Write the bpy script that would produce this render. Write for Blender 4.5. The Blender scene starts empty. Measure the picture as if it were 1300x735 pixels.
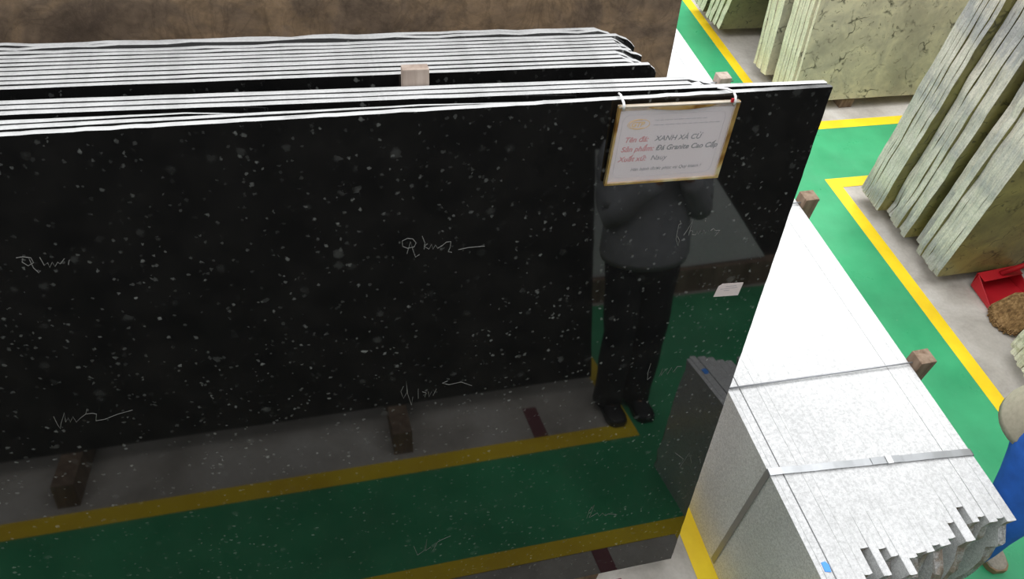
import bpy, bmesh, math, random
from mathutils import Vector, Matrix, noise
random.seed(7)
SC = bpy.context.scene
COL = SC.collection
R = math.radians

# ------------------------------------------------------------------ materials
def srgb(r, g, b):
    f = lambda c: (c/255/12.92) if c/255 <= .04045 else ((c/255+.055)/1.055)**2.4
    return (f(r), f(g), f(b), 1)

class NT:
    """small wrapper for building a node material"""
    def __init__(s, name, rough=.6, spec=.5, ior=1.5, metallic=0):
        s.m = bpy.data.materials.new(name); s.m.use_nodes = True
        s.n = s.m.node_tree.nodes; s.l = s.m.node_tree.links
        s.b = s.n['Principled BSDF']
        s.b.inputs['Roughness'].default_value = rough
        s.b.inputs['IOR'].default_value = ior
        s.b.inputs['Metallic'].default_value = metallic
        s.b.inputs['Specular IOR Level'].default_value = spec
        s.tc = s.n.new('ShaderNodeTexCoord')
        s.co = s.tc.outputs['Object']
    def mapping(s, scale=(1, 1, 1), rot=(0, 0, 0), src=None):
        k = s.n.new('ShaderNodeMapping'); k.inputs['Scale'].default_value = scale; k.inputs['Rotation'].default_value = rot
        s.l.new(src or s.co, k.inputs['Vector']); return k.outputs['Vector']
    def noise(s, scale, detail=4, rough=.55, dist=0, src=None, out='Fac'):
        k = s.n.new('ShaderNodeTexNoise'); k.inputs['Scale'].default_value = scale; k.inputs['Detail'].default_value = detail
        k.inputs['Roughness'].default_value = rough; k.inputs['Distortion'].default_value = dist
        s.l.new(src or s.co, k.inputs['Vector']); return k.outputs[out]
    def voronoi(s, scale, src=None, feature='F1', rnd=1):
        k = s.n.new('ShaderNodeTexVoronoi'); k.feature = feature; k.inputs['Scale'].default_value = scale
        k.inputs['Randomness'].default_value = rnd
        s.l.new(src or s.co, k.inputs['Vector']); return k
    def ramp(s, fac, stops, interp='LINEAR'):
        k = s.n.new('ShaderNodeValToRGB'); k.color_ramp.interpolation = interp
        e = k.color_ramp.elements
        while len(e) < len(stops): e.new(.5)
        for q, (p, c) in zip(e, stops):
            q.position = p; q.color = c if len(c) == 4 else (*c, 1)
        s.l.new(fac, k.inputs['Fac']); return k.outputs['Color']
    def mix(s, fac, a, b, mode='MIX'):
        k = s.n.new('ShaderNodeMix'); k.data_type = 'RGBA'; k.blend_type = mode
        for v, i in ((fac, 0), (a, 6), (b, 7)):
            if isinstance(v, (int, float)): k.inputs[i].default_value = v
            elif isinstance(v, tuple): k.inputs[i].default_value = v
            else: s.l.new(v, k.inputs[i])
        return k.outputs[2]
    def math(s, op, a, b=0., c=0.):
        k = s.n.new('ShaderNodeMath'); k.operation = op
        for i, v in enumerate((a, b, c)):
            if isinstance(v, (int, float)): k.inputs[i].default_value = v
            else: s.l.new(v, k.inputs[i])
        return k.outputs[0]
    def sep(s, src=None):
        k = s.n.new('ShaderNodeSeparateXYZ'); s.l.new(src or s.co, k.inputs[0]); return k.outputs
    def add(s, a, b, sc=1.):
        k = s.n.new('ShaderNodeVectorMath'); k.operation = 'MULTIPLY_ADD'
        s.l.new(b, k.inputs[0]); k.inputs[1].default_value = (sc, sc, sc); s.l.new(a, k.inputs[2]); return k.outputs[0]
    def color(s, c):
        if isinstance(c, tuple): s.b.inputs['Base Color'].default_value = c
        else: s.l.new(c, s.b.inputs['Base Color'])
        return s
    def rough(s, v): s.l.new(v, s.b.inputs['Roughness']); return s
    def bump(s, h, strength=.3, dist=.01):
        k = s.n.new('ShaderNodeBump'); k.inputs['Strength'].default_value = strength; k.inputs['Distance'].default_value = dist
        s.l.new(h, k.inputs['Height']); s.l.new(k.outputs['Normal'], s.b.inputs['Normal']); return s

def plain(name, c, rough=.6, var=.12, scale=30, metallic=0, spec=.5):
    t = NT(name, rough, spec=spec, metallic=metallic)
    n = t.noise(scale, 3)
    d = tuple(x*(1-var) for x in c[:3])+(1,); u = tuple(min(1, x*(1+var)) for x in c[:3])+(1,)
    t.color(t.ramp(n, [(.3, d), (.7, u)])); return t.m

def gray(v): return (v, v, v, 1)

def m_black():
    t = NT('black_granite', .035, ior=1.63)
    w = t.noise(70, 3, .7, out='Color')
    co = t.add(t.co, w, .014)
    def flecks(scale, keep, size, soft):
        v = t.voronoi(scale, co)
        r = t.sep(v.outputs['Color'])
        k = t.math('GREATER_THAN', r[0], 1-keep)
        d = t.math('MULTIPLY', r[1], size)
        a = t.math('SUBTRACT', d, v.outputs['Distance'])
        a = t.math('DIVIDE', a, soft); a.node.use_clamp = True
        return t.math('MULTIPLY', t.math('MULTIPLY', a, k), t.math('POWER', r[2], 1.8))
    f1 = flecks(60, .20, .62, .16)
    f2 = flecks(36, .42, .6, .25)
    f3 = flecks(120, .10, .6, .12)
    big = t.noise(2.1, 2)
    dens = t.ramp(big, [(.35, gray(.35)), (.62, gray(1))])
    s = t.math('ADD', t.math('MULTIPLY', f1, .5), t.math('MULTIPLY', f2, .15))
    s = t.math('ADD', s, t.math('MULTIPLY', f3, .32)); s.node.use_clamp = True
    s = t.math('MULTIPLY', s, dens)
    base = t.ramp(t.noise(9, 4), [(.35, (.0065, .0065, .0066, 1)), (.7, (.0125, .012, .0115, 1))])
    t.color(t.mix(s, base, (.40, .41, .39, 1)))
    return t.m

def m_edge(name='sawn_granite_edge', lo=.34, hi=.54, tint=(1, 1, 1)):
    t = NT(name, .75, spec=.3)
    n = t.noise(16, 6, .65, src=t.mapping((.5, 1, 1)))
    c = t.ramp(n, [(.28, (lo*tint[0], lo*tint[1], lo*tint[2], 1)), (.52, (hi*tint[0], hi*tint[1], hi*tint[2], 1))])
    f = t.noise(160, 3)
    c = t.mix(.22, c, t.ramp(f, [(.4, gray(.55)), (.6, gray(.95))]), 'MULTIPLY')
    t.color(c); t.bump(t.noise(90, 5), .5, .003); return t.m

def m_worn_edge():
    # front slab: the white saw dust is rubbed away towards the right end of the top edge
    t = NT('worn_granite_edge', .6, spec=.4)
    n = t.noise(22, 6, .65, src=t.mapping((.4, 1, 1)))
    white = t.ramp(n, [(.28, gray(.32)), (.5, gray(.53))])
    x = t.sep()[0]
    k = t.math('ADD', t.math('MULTIPLY', t.math('ADD', x, .30), 4.5), t.math('MULTIPLY', t.noise(14, 4), 1.4))
    k = t.math('SUBTRACT', k, .7); k.node.use_clamp = True
    t.color(t.mix(k, white, t.ramp(n, [(.4, gray(.02)), (.75, gray(.22))])))
    t.bump(t.noise(90, 5), .5, .003); return t.m

def m_brown():
    t = NT('brown_leathered_granite', .42, spec=.4)
    a = t.noise(3.2, 8, .68, .7)
    b = t.noise(22, 6, .7, .4)
    c = t.ramp(a, [(.3, srgb(94, 80, 69)), (.46, srgb(128, 109, 91)), (.58, srgb(158, 132, 104)), (.72, srgb(136, 121, 109))])
    c = t.mix(.6, c, t.ramp(b, [(.34, gray(.4)), (.6, gray(1.0))]), 'MULTIPLY')
    v = t.noise(7, 5, .6, 2.2)
    c = t.mix(t.ramp(v, [(.44, gray(0)), (.5, gray(.3)), (.53, gray(0))]), c, srgb(70, 58, 48))
    t.color(c); t.bump(b, .25, .004); return t.m

def m_speckle(name, lo, mid, hi, rough, scale=330, bump=0):
    t = NT(name, rough)
    a = t.noise(scale, 2, .6)
    b = t.noise(scale*.33, 3, .6)
    c = t.ramp(a, [(.3, gray(lo)), (.5, gray(mid)), (.68, gray(hi))])
    c = t.mix(.4, c, t.ramp(b, [(.35, gray(.45)), (.6, gray(1))]), 'MULTIPLY')
    big = t.noise(4, 4)
    c = t.mix(.25, c, t.ramp(big, [(.3, gray(.6)), (.6, gray(1))]), 'MULTIPLY')
    t.color(c)
    if bump: t.bump(a, bump, .003)
    return t.m

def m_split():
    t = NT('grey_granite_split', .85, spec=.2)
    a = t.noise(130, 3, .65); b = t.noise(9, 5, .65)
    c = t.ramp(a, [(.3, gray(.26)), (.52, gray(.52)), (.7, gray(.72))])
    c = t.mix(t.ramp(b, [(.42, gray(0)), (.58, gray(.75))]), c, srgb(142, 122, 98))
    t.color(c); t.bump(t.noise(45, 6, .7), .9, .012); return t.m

def m_green_face(name, base, alt, dark, dscale=9, dw=.03):
    t = NT(name, .35, spec=.4)
    a = t.noise(6, 6, .65, .6)
    c = t.ramp(a, [(.35, alt), (.6, base)])
    w = t.noise(5, 3, out='Color')
    co = t.add(t.co, w, .35)
    v = t.voronoi(dscale*.45, co, 'DISTANCE_TO_EDGE')
    k = t.ramp(v.outputs['Distance'], [(0, gray(1)), (dw, gray(0))])
    part = t.ramp(t.noise(7, 4), [(.48, gray(0)), (.6, gray(1))])
    sp = t.ramp(t.noise(26, 5, .65, 1.0), [(.60, gray(0)), (.68, gray(1))])
    f = t.math('MAXIMUM', t.math('MULTIPLY', t.sep(k)[0], t.sep(part)[0]), t.math('MULTIPLY', sp, .8))
    c = t.mix(f, c, dark)
    gr = t.ramp(t.noise(3, 5), [(.5, gray(0)), (.66, gray(.7))])
    c = t.mix(gr, c, tuple(x*.72 for x in alt[:3])+(1,))
    t.color(c); return t.m

def m_split_end(name, a, b, c_, stretch=14):
    # rough slab ends: fine drill lines run up the slab
    t = NT(name, .8, spec=.25)
    s = t.noise(60, 4, .7, src=t.mapping((1.6, 1.6, .12)))
    g = t.noise(5, 5, .6, src=t.mapping((1, 1, .6)))
    k = t.noise(120, 4, .7)
    c = t.ramp(g, [(.38, a), (.52, b), (.66, c_)])
    c = t.mix(.55, c, t.ramp(s, [(.32, gray(.42)), (.58, gray(1.0))]), 'MULTIPLY')
    c = t.mix(.5, c, t.ramp(k, [(.35, gray(.5)), (.6, gray(1.0))]), 'MULTIPLY')
    t.color(c); t.bump(s, .5, .004); return t.m

def m_wood(name, a, b):
    t = NT(name, .8, spec=.2)
    n = t.noise(28, 5, .6, .4, src=t.mapping((1, 1, .12)))
    c = t.ramp(n, [(.3, a), (.65, b)])
    c = t.mix(.35, c, t.ramp(t.noise(9, 3), [(.35, gray(.55)), (.6, gray(1))]), 'MULTIPLY')
    t.color(c); t.bump(n, .4, .004); return t.m

def m_paint(name, c, rough, wear):
    t = NT(name, rough)
    n = t.noise(2.2, 6, .6)
    d = tuple(x*.80 for x in c[:3])+(1,); u = tuple(min(1, x*1.12+.006) for x in c[:3])+(1,)
    k = t.ramp(n, [(.32, d), (.66, u)])
    sc = t.ramp(t.noise(38, 6, .75), [(.665, gray(0)), (.71, gray(wear))])
    t.color(t.mix(sc, k, (.45, .45, .36, 1)))
    t.rough(t.ramp(t.noise(5, 4), [(.3, gray(rough*.8)), (.7, gray(min(1, rough*1.4)))]))
    return t.m

def m_concrete():
    t = NT('concrete', .7, spec=.35)
    a = t.noise(2.4, 7, .65, .3); b = t.noise(60, 4, .6)
    c = t.ramp(a, [(.3, srgb(150, 144, 136)), (.5, srgb(182, 176, 168)), (.7, srgb(204, 200, 194))])
    c = t.mix(.3, c, t.ramp(b, [(.3, gray(.7)), (.6, gray(1))]), 'MULTIPLY')
    t.color(c); return t.m

M = dict(
    black=m_black(), edge=m_edge(), worn=m_worn_edge(), brown=m_brown(),
    gray_face=m_speckle('grey_granite_polished', .50, .76, .90, .28),
    gray_top=m_speckle('grey_granite_sawn', .58, .665, .72, .7, 260, .15),
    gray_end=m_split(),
    c_face=m_green_face('pale_green_granite', srgb(208, 198, 172), srgb(172, 164, 148), srgb(44, 42, 34), 11, .05),
    c_end=m_split_end('pale_green_slab_end', srgb(240, 228, 192), srgb(250, 240, 212), srgb(226, 214, 178)),
    b_face=m_green_face('olive_granite', srgb(150, 140, 88), srgb(118, 110, 72), srgb(58, 54, 34), 14, .06),
    b_end=m_split_end('grey_green_slab_end', srgb(176, 174, 172), srgb(222, 214, 200), srgb(232, 224, 214)),
    d_face=m_green_face('dull_green_granite', srgb(128, 126, 88), srgb(104, 102, 74), srgb(52, 52, 36), 14, .05),
    e_end=m_split_end('ivory_slab_end', srgb(222, 218, 196), srgb(236, 233, 216), srgb(206, 203, 178)),
    wood=m_wood('grey_brown_timber', srgb(104, 84, 68), srgb(150, 130, 112)),
    wood_pale=m_wood('pale_timber', srgb(150, 132, 120), srgb(190, 174, 162)),
    dark_wood=m_wood('dark_timber', srgb(98, 78, 62), srgb(150, 128, 110)),
    green=m_paint('green_floor_paint', srgb(60, 164, 112), .32, .5),
    yellow=m_paint('yellow_line_paint', srgb(255, 212, 24), .5, .25),
    red_paint=m_paint('red_line_paint', srgb(120, 66, 74), .5, .4),
    concrete=m_concrete(),
    wall=plain('warehouse_wall', srgb(150, 152, 150), .9, .05, 4),
    steel=plain('steel_rod', srgb(150, 152, 155), .35, .1, 40, metallic=.8),
    strap=plain('steel_strap', srgb(158, 160, 162), .4, .05, 30, metallic=.75),
    white=plain('white_plastic', srgb(240, 240, 240), .4, .02),
    blue_dot=plain('blue_sticker', srgb(70, 150, 245), .5, .04),
    paper=plain('sign_paper', srgb(220, 205, 208), .25, .02, 6),
    label=plain('label_paper', srgb(226, 210, 208), .5, .03, 10),
    ink=plain('grey_ink', srgb(88, 84, 92), .6, .05),
    faint=plain('faint_ink', srgb(176, 168, 172), .6, .05),
    red_ink=plain('red_ink', srgb(196, 92, 98), .6, .05),
    gold_ink=plain('gold_ink', srgb(226, 178, 92), .5, .05),
    chalk=plain('chalk_scrawl', srgb(122, 121, 118), .8, .25, 200),
    red_plastic=plain('red_plastic', srgb(176, 24, 36), .35, .08, 12),
    straw=None, beige=plain('beige_cloth', srgb(176, 168, 148), .9, .1, 60),
    blue_cloth=plain('blue_cloth', srgb(38, 98, 190), .85, .18, 14),
    grey_cloth=plain('grey_cloth', srgb(150, 152, 156), .9, .1, 30),
    dark_stone=plain('dark_stone_back', srgb(40, 38, 36), .7, .3, 20, spec=.2),
    dark_cloth=plain('dark_cloth', srgb(26, 26, 30), .9, .1, 30),
    skin=plain('skin', srgb(196, 148, 120), .55, .05, 20),
    hair=plain('black_hair', srgb(22, 19, 18), .5, .2, 80),
    shoe=plain('shoe_mesh_fabric', srgb(176, 166, 150), .85, .18, 90),
    shoe_sole=plain('tan_rubber_sole', srgb(150, 122, 90), .7, .1, 30),
    shoe_dark=plain('black_shoe', srgb(24, 24, 26), .5, .1, 30),
    lip=plain('lip', srgb(158, 96, 88), .5, .05),
    eye=plain('eye_dark', srgb(30, 24, 20), .2, .05),
)
def m_gold():
    t = NT('gold_foil', .3, metallic=.75)
    n = t.noise(9, 3, .5, 1.5)
    t.color(t.ramp(n, [(.35, srgb(170, 122, 60)), (.5, srgb(230, 190, 116)), (.68, srgb(248, 232, 190))])); return t.m
M['gold'] = m_gold()
def m_straw():
    t = NT('straw_bristles', .9, spec=.15)
    s = t.noise(70, 4, .6, src=t.mapping((1, 1, .1)))
    t.color(t.ramp(s, [(.3, srgb(80, 60, 38)), (.5, srgb(122, 95, 62)), (.7, srgb(156, 126, 88))])); t.bump(s, .5, .004); return t.m
M['straw'] = m_straw()
def m_clear():
    t = NT('clear_plastic_sleeve', .12)
    t.b.inputs['Alpha'].default_value = .16
    t.color((.95, .95, .95, 1)); return t.m
M['clear'] = m_clear()

# ------------------------------------------------------------------ helpers
def link(o, parent=None):
    COL.objects.link(o)
    if parent is not None: o.parent = parent
    return o
def obj(name, bm, mats, parent=None, smooth=False):
    me = bpy.data.meshes.new(name); bm.to_mesh(me); bm.free()
    for m in (mats if isinstance(mats, (list, tuple)) else [mats]): me.materials.append(m)
    if smooth:
        for p in me.polygons: p.use_smooth = True
    return link(bpy.data.objects.new(name, me), parent)
def empty(name, loc, rot=(0, 0, 0)):
    o = bpy.data.objects.new(name, None); o.empty_display_size = .1
    o.location = loc; o.rotation_euler = rot; return link(o)
def tag(o, label, cat, group=None):
    o['label'] = label; o['category'] = cat; o['kind'] = 'thing'
    if group: o['group'] = group
    return o
def struct(o): o['kind'] = 'structure'; return o

def add_box(bm, x0, x1, y0, y1, z0, z1, mi=0, bev=0):
    r = bmesh.ops.create_cube(bm, size=1)
    for v in r['verts']:
        v.co = Vector(((x0+x1)/2+v.co.x*(x1-x0), (y0+y1)/2+v.co.y*(y1-y0), (z0+z1)/2+v.co.z*(z1-z0)))
    fs = {f for v in r['verts'] for f in v.link_faces}
    for f in fs: f.material_index = mi
    if bev:
        es = {e for v in r['verts'] for e in v.link_edges}
        bmesh.ops.bevel(bm, geom=list(es), offset=bev, segments=2, affect='EDGES', profile=.7)
def bx(*a, **k):
    bm = bmesh.new(); add_box(bm, *a, **k); return bm
def frame_of(d):
    d = d.normalized(); a = Vector((0, 0, 1)) if abs(d.z) < .9 else Vector((1, 0, 0))
    u = d.cross(a).normalized(); return u, d.cross(u).normalized()
def add_tube(bm, pts, rad, seg=8, cap=True, mi=0):
    pts = [Vector(p) for p in pts]; rads = rad if isinstance(rad, (list, tuple)) else [rad]*len(pts)
    rings = []
    u0 = None
    for i, p in enumerate(pts):
        d = (pts[min(i+1, len(pts)-1)]-pts[max(i-1, 0)])
        if d.length < 1e-9: d = Vector((0, 0, 1))
        d.normalize()
        if u0 is None: u, v = frame_of(d)
        else:
            u = (u0-d*u0.dot(d)).normalized(); v = d.cross(u)
        u0 = u
        rings.append([bm.verts.new(p+(u*math.cos(2*math.pi*k/seg)+v*math.sin(2*math.pi*k/seg))*rads[i]) for k in range(seg)])
    for a, b in zip(rings, rings[1:]):
        for k in range(seg):
            f = bm.faces.new((a[k], a[(k+1) % seg], b[(k+1) % seg], b[k])); f.material_index = mi
    if cap:
        bm.faces.new(list(reversed(rings[0]))).material_index = mi; bm.faces.new(rings[-1]).material_index = mi

def wob(n, amp, seed, sc=1.0):
    """n smooth random offsets"""
    return [amp*(noise.noise(Vector((i*sc*.37, seed*7.31, 0)))*1.3+.5*noise.noise(Vector((i*sc*1.3, seed*3.7, 5)))) for i in range(n)]

def outline(x0, x1, z0, z1, seed, rt=.002, rr=.003, rl=.003, rb=.001, step=.06, cut_r=None, end_r=None, end_l=None):
    """slab outline in its own plane, anticlockwise seen from the front; each edge gets its own roughness.
    cut_r=(dx,dz): broken off top right corner.  end_r / end_l: functions z -> extra x of a natural end"""
    pts = []
    nx = max(2, int((x1-x0)/step)); nz = max(2, int((z1-z0)/step))
    w = wob(nx+1, rb, seed+1)
    for i in range(nx): pts.append((x0+(x1-x0)*i/nx, z0+w[i]))
    w = wob(nz+1, rr, seed+2, 1.7)
    ztop = z1-(cut_r[1] if cut_r else 0)
    for i in range(nz+1):
        z = z0+(ztop-z0)*i/nz
        pts.append((x1+w[i]+(end_r(z) if end_r else 0), z))
    xtop = x1-(cut_r[0] if cut_r else 0)
    w = wob(nx+1, rt, seed+3, 1.5)
    if cut_r:
        for k in (.25, .5, .75):
            pts.append((x1+w[0]-cut_r[0]*k+random.uniform(-.003, .006), ztop+cut_r[1]*k**.8+random.uniform(-.003, .003)))
    for i in range(nx+1):
        pts.append((xtop+(x0-xtop)*i/nx, z1+w[i]))
    w = wob(nz+1, rl, seed+4, 1.7)
    for i in range(1, nz):
        z = z1+(z0-z1)*i/nz
        pts.append((x0+w[i]+(end_l(z) if end_l else 0), z))
    return pts

def slab_bm(pts, t, bulge=.0015, mids=1, seed=0):
    """slab standing in the XZ plane: front face at y=0, back at y=t; material 0 faces, 1 edges"""
    bm = bmesh.new()
    cx = sum(p[0] for p in pts)/len(pts); cz = sum(p[1] for p in pts)/len(pts)
    rings = []
    n = mids+1
    for j in range(n+1):
        ring = []
        for i, (x, z) in enumerate(pts):
            k = 0 if j in (0, n) else 1
            e = bulge*k*(.4+1.2*random.random())
            sx = 1 if x > cx else -1
            nearx = min(abs(x-max(p[0] for p in pts)), abs(x-min(p[0] for p in pts))) < .05
            ring.append(bm.verts.new((x+(sx*e if nearx else 0), t*j/n, z+(0 if nearx else (e if z > cz else -e)))))
        rings.append(ring)
    bm.faces.new(rings[0]).material_index = 0
    bm.faces.new(list(reversed(rings[-1]))).material_index = 0
    m = len(pts)
    for a, b in zip(rings, rings[1:]):
        for i in range(m):
            f = bm.faces.new((a[(i+1) % m], a[i], b[i], b[(i+1) % m])); f.material_index = 1
    bmesh.ops.recalc_face_normals(bm, faces=bm.faces[:])
    return bm

ORD = ['first', 'second', 'third', 'fourth', 'fifth', 'sixth', 'seventh', 'eighth', 'ninth', 'tenth', 'eleventh', 'twelfth', 'thirteenth',
       'fourteenth', 'fifteenth', 'sixteenth', 'seventeenth', 'eighteenth', 'nineteenth', 'twentieth', 'twenty-first', 'twenty-second',
       'twenty-third', 'twenty-fourth', 'twenty-fifth', 'twenty-sixth']

# ------------------------------------------------------------------ camera
cam = bpy.data.cameras.new('camera'); cam.sensor_width = 36; cam.lens = 27.3386; cam.clip_start = .02
co = link(bpy.data.objects.new('camera', cam))
rx = Vector((0.9664562921986254, -0.23598204489298114, 0.1013642429943233)); ux = Vector((0.11182388517810438, 0.7419336209350689, 0.6610823858112177)); bk = Vector((-0.23120911308458303, -0.6275722879591678, 0.743434845438614))
m3 = Matrix((rx, ux, bk)).transposed()
co.matrix_world = Matrix.Translation((-1.20502, -0.99600, 3.01132)) @ m3.to_4x4()
SC.camera = co

LEAN = 0.1644          # lean of the black pile, top away from the aisle
ZB = 0.0686            # underside of the black slabs

# ------------------------------------------------------------------ setting
def flat(name, polys, z, m):
    bm = bmesh.new()
    for p in polys:
        a = [bm.verts.new((x, y, z)) for x, y in p]; b = [bm.verts.new((x, y, z-.0006)) for x, y in p]
        bm.faces.new(a); bm.faces.new(list(reversed(b)))
        for i in range(len(p)):
            j = (i+1) % len(p); bm.faces.new((b[i], b[j], a[j], a[i]))
    bmesh.ops.recalc_face_normals(bm, faces=bm.faces[:])
    return struct(obj(name, bm, m))
def rect(x0, x1, y0, y1): return [(x0, y0), (x1, y0), (x1, y1), (x0, y1)]
struct(obj('floor', bx(-7, 8, -7, 10, -.2, 0), M['concrete']))
struct(obj('wall_north', bx(-7.2, 8.2, 10, 10.2, -.2, 6), M['wall']))
struct(obj('wall_south', bx(-7.2, 8.2, -7.2, -7, -.2, 6), M['wall']))
struct(obj('wall_west', bx(-7.2, -7, -7, 10, -.2, 6), M['wall']))
struct(obj('wall_east', bx(8, 8.2, -7, 10, -.2, 6), M['wall']))
# green walkways
flat('trim_1', [rect(-7, .105, -.79, -.25), rect(.19, 1.935, -2.0, 9.5), rect(1.935, 8, 2.15, 2.655)], .0012, M['green'])
# yellow border lines round the storage bays
flat('trim_2', [[(-7, -.25), (.19, -.25), (.19, 9.5), (.105, 9.5), (.105, -.167), (-7, -.167)]], .0024, M['yellow'])
flat('trim_3', [[(-7, -.89), (.13, -.89), (.13, -2.0), (.21, -2.0), (.21, -.79), (-7, -.79)]], .0024, M['yellow'])
flat('trim_4', [[(1.935, -2.0), (2.02, -2.0), (2.02, 2.07), (8, 2.07), (8, 2.155), (1.935, 2.155)]], .0024, M['yellow'])
flat('trim_5', [[(1.865, 9.5), (1.865, 2.65), (8, 2.65), (8, 2.735), (1.94, 2.735), (1.94, 9.5)]], .0024, M['yellow'])
flat('trim_6', [rect(.105, .19, -.79, -.25), rect(1.86, 1.94, 2.15, 2.655)], .0011, M['green'])
flat('trim_7', [rect(-.27, -.20, -.165, -.01), rect(-.30, -.23, -1.12, -.892)], .0024, M['red_paint'])

# ------------------------------------------------------------------ black pile
GB = 'black granite slabs leaning in the big pile'
def lean_slab(name, y_base, pts, t, mats, yaw=0, lean=LEAN, z=ZB, xpiv=0, bulge=.0015):
    o = obj(name, slab_bm(pts, t, bulge), mats)
    o.location = (xpiv, y_base, z); o.rotation_euler = (-lean, 0, yaw)
    return o
XP = -1.77
def top_y(y): return y-2.0*math.sin(LEAN)     # base y for a slab whose top front edge is at y
cosL = math.cos(LEAN)
# (front edge y at x=-1.77, front edge y at x=-0.57, thickness along y, right end x, left end x, corner cut, height, label)
black = [
 (.329, .329, .0172, .002, -3.0, None, 2.0, 'long black granite slab at the very front of the pile with chalk scrawls'),
 (.349, .349, .0165, -1.02, -3.05, None, 1.998, 'thin black slab tucked close behind the front scrawled slab'),
 (.3675, .3675, .0165, -1.45, -3.02, None, 1.997, 'short black slab just before the narrow dark gap behind the front'),
 (.397, .3634, .0165, -.010, -3.0, None, 2.002, 'long black slab behind the hanging sign, second at the right end'),
 (.4150, .3816, .0172, -.305, -3.03, (.05, .012), 2.0, 'black slab with a chipped end, directly behind the second long slab'),
 (.4330, .4000, .0165, -.30, -3.0, (.05, .014), 2.001, 'black slab with chipped end, middle one of three short of the sign'),
 (.479, .459, .0160, -.402, -3.0, (.018, .02), 2.0, 'black slab just behind the wide gap holding the timber spacer'),
 (.4955, .4765, .0155, -.425, -3.0, (.05, .02), 2.001, 'black slab, second behind the wide gap of the pile'),
 (.512, .494, .0160, -.418, -3.02, (.06, .02), 2.002, 'black slab, third behind the wide gap of the pile'),
 (.529, .5115, .0170, -.413, -3.0, (.07, .03), 2.0, 'black slab, fourth behind the wide gap of the pile'),
 (.548, .5305, .0145, -.410, -3.04, (.06, .02), 2.004, 'black slab, fifth behind the wide gap of the pile'),
 (.5635, .546, .0140, -.430, -3.0, (.04, .02), 2.003, 'black slab, sixth behind the wide gap of the pile'),
 (.578, .561, .0150, -.440, -3.0, (.03, .02), 2.001, 'black slab, seventh behind the wide gap of the pile'),
 (.594, .577, .0140, -.420, -3.05, (.05, .03), 2.003, 'black slab, eighth behind the wide gap of the pile'),
 (.609, .592, .0150, -.405, -3.0, (.05, .03), 2.0, 'black slab, ninth behind the wide gap of the pile'),
 (.625, .608, .0160, -.410, -3.0, (.09, .04), 2.002, 'black slab, second in front of the tall brown slab'),
 (.642, .626, .0150, -.400, -3.0, (.10, .05), 1.998, 'rough-topped black slab resting right before the tall brown slab'),
]
BL = []
TAPER = {1: (-1.77, -.62), 2: (-1.77, -1.28)}      # pieces that thin out to a feather edge towards the right
for i, (ya, yb, t, xr, xl, cut, hh, lab) in enumerate(black):
    yaw = math.atan2(yb-ya, 1.2)
    nxt = black[i+1][0] if i+1 < len(black) and i not in (0, 2, 5) else ya+t+.0006
    if i+1 < len(black) and i not in (0, 2, 5):
        s0 = (yb-ya)/1.2; s1 = (black[i+1][1]-black[i+1][0])/1.2
        t = min(nxt-ya+(s1-s0)*(x-XP) for x in ((-3.05, xr) if i not in TAPER else (-3.05, -1.77)))-.0006
    else: t = min(t, .0165)
    if i in TAPER: xr = TAPER[i][1]
    hh = 2.0-.0005*(i if i < 6 else i-6) if i < 15 else hh-.003
    pts = outline(xl-XP, xr-XP, 0, hh, 10+i*5, rt=.0011 if i == 0 else .0007 if i < 13 else (.0016 if i < 15 else .005), rr=.0012 if i in (0, 1, 2, 3) else .012, cut_r=cut, step=.05 if i else .022)
    bm = slab_bm(pts, t*cosL, .0015)
    if i in TAPER:
        for v in bm.verts:
            x = v.co.x+XP
            k = 1-max(0, min(1, (x-TAPER[i][0])/(TAPER[i][1]-TAPER[i][0])))
            v.co.y *= .06+.94*k
            if v.co.z > 1: v.co.z -= .012*max(0, 1-k/.3)
    o = obj('black_granite_slab', bm, [M['black'], M['worn'] if i == 0 else M['edge']])
    o.location = (XP, top_y(ya), ZB); o.rotation_euler = (-LEAN, 0, yaw)
    tag(o, lab, 'stone slab', GB); BL.append(o)
front = BL[0]
# worn edge material of the front slab is measured from its own right end
wm = M['worn'].node_tree
for k in wm.nodes:
    if k.type == 'MATH' and k.operation == 'ADD' and abs(k.inputs[1].default_value-.30) < 1e-6: k.inputs[1].default_value = .30+XP

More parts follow.
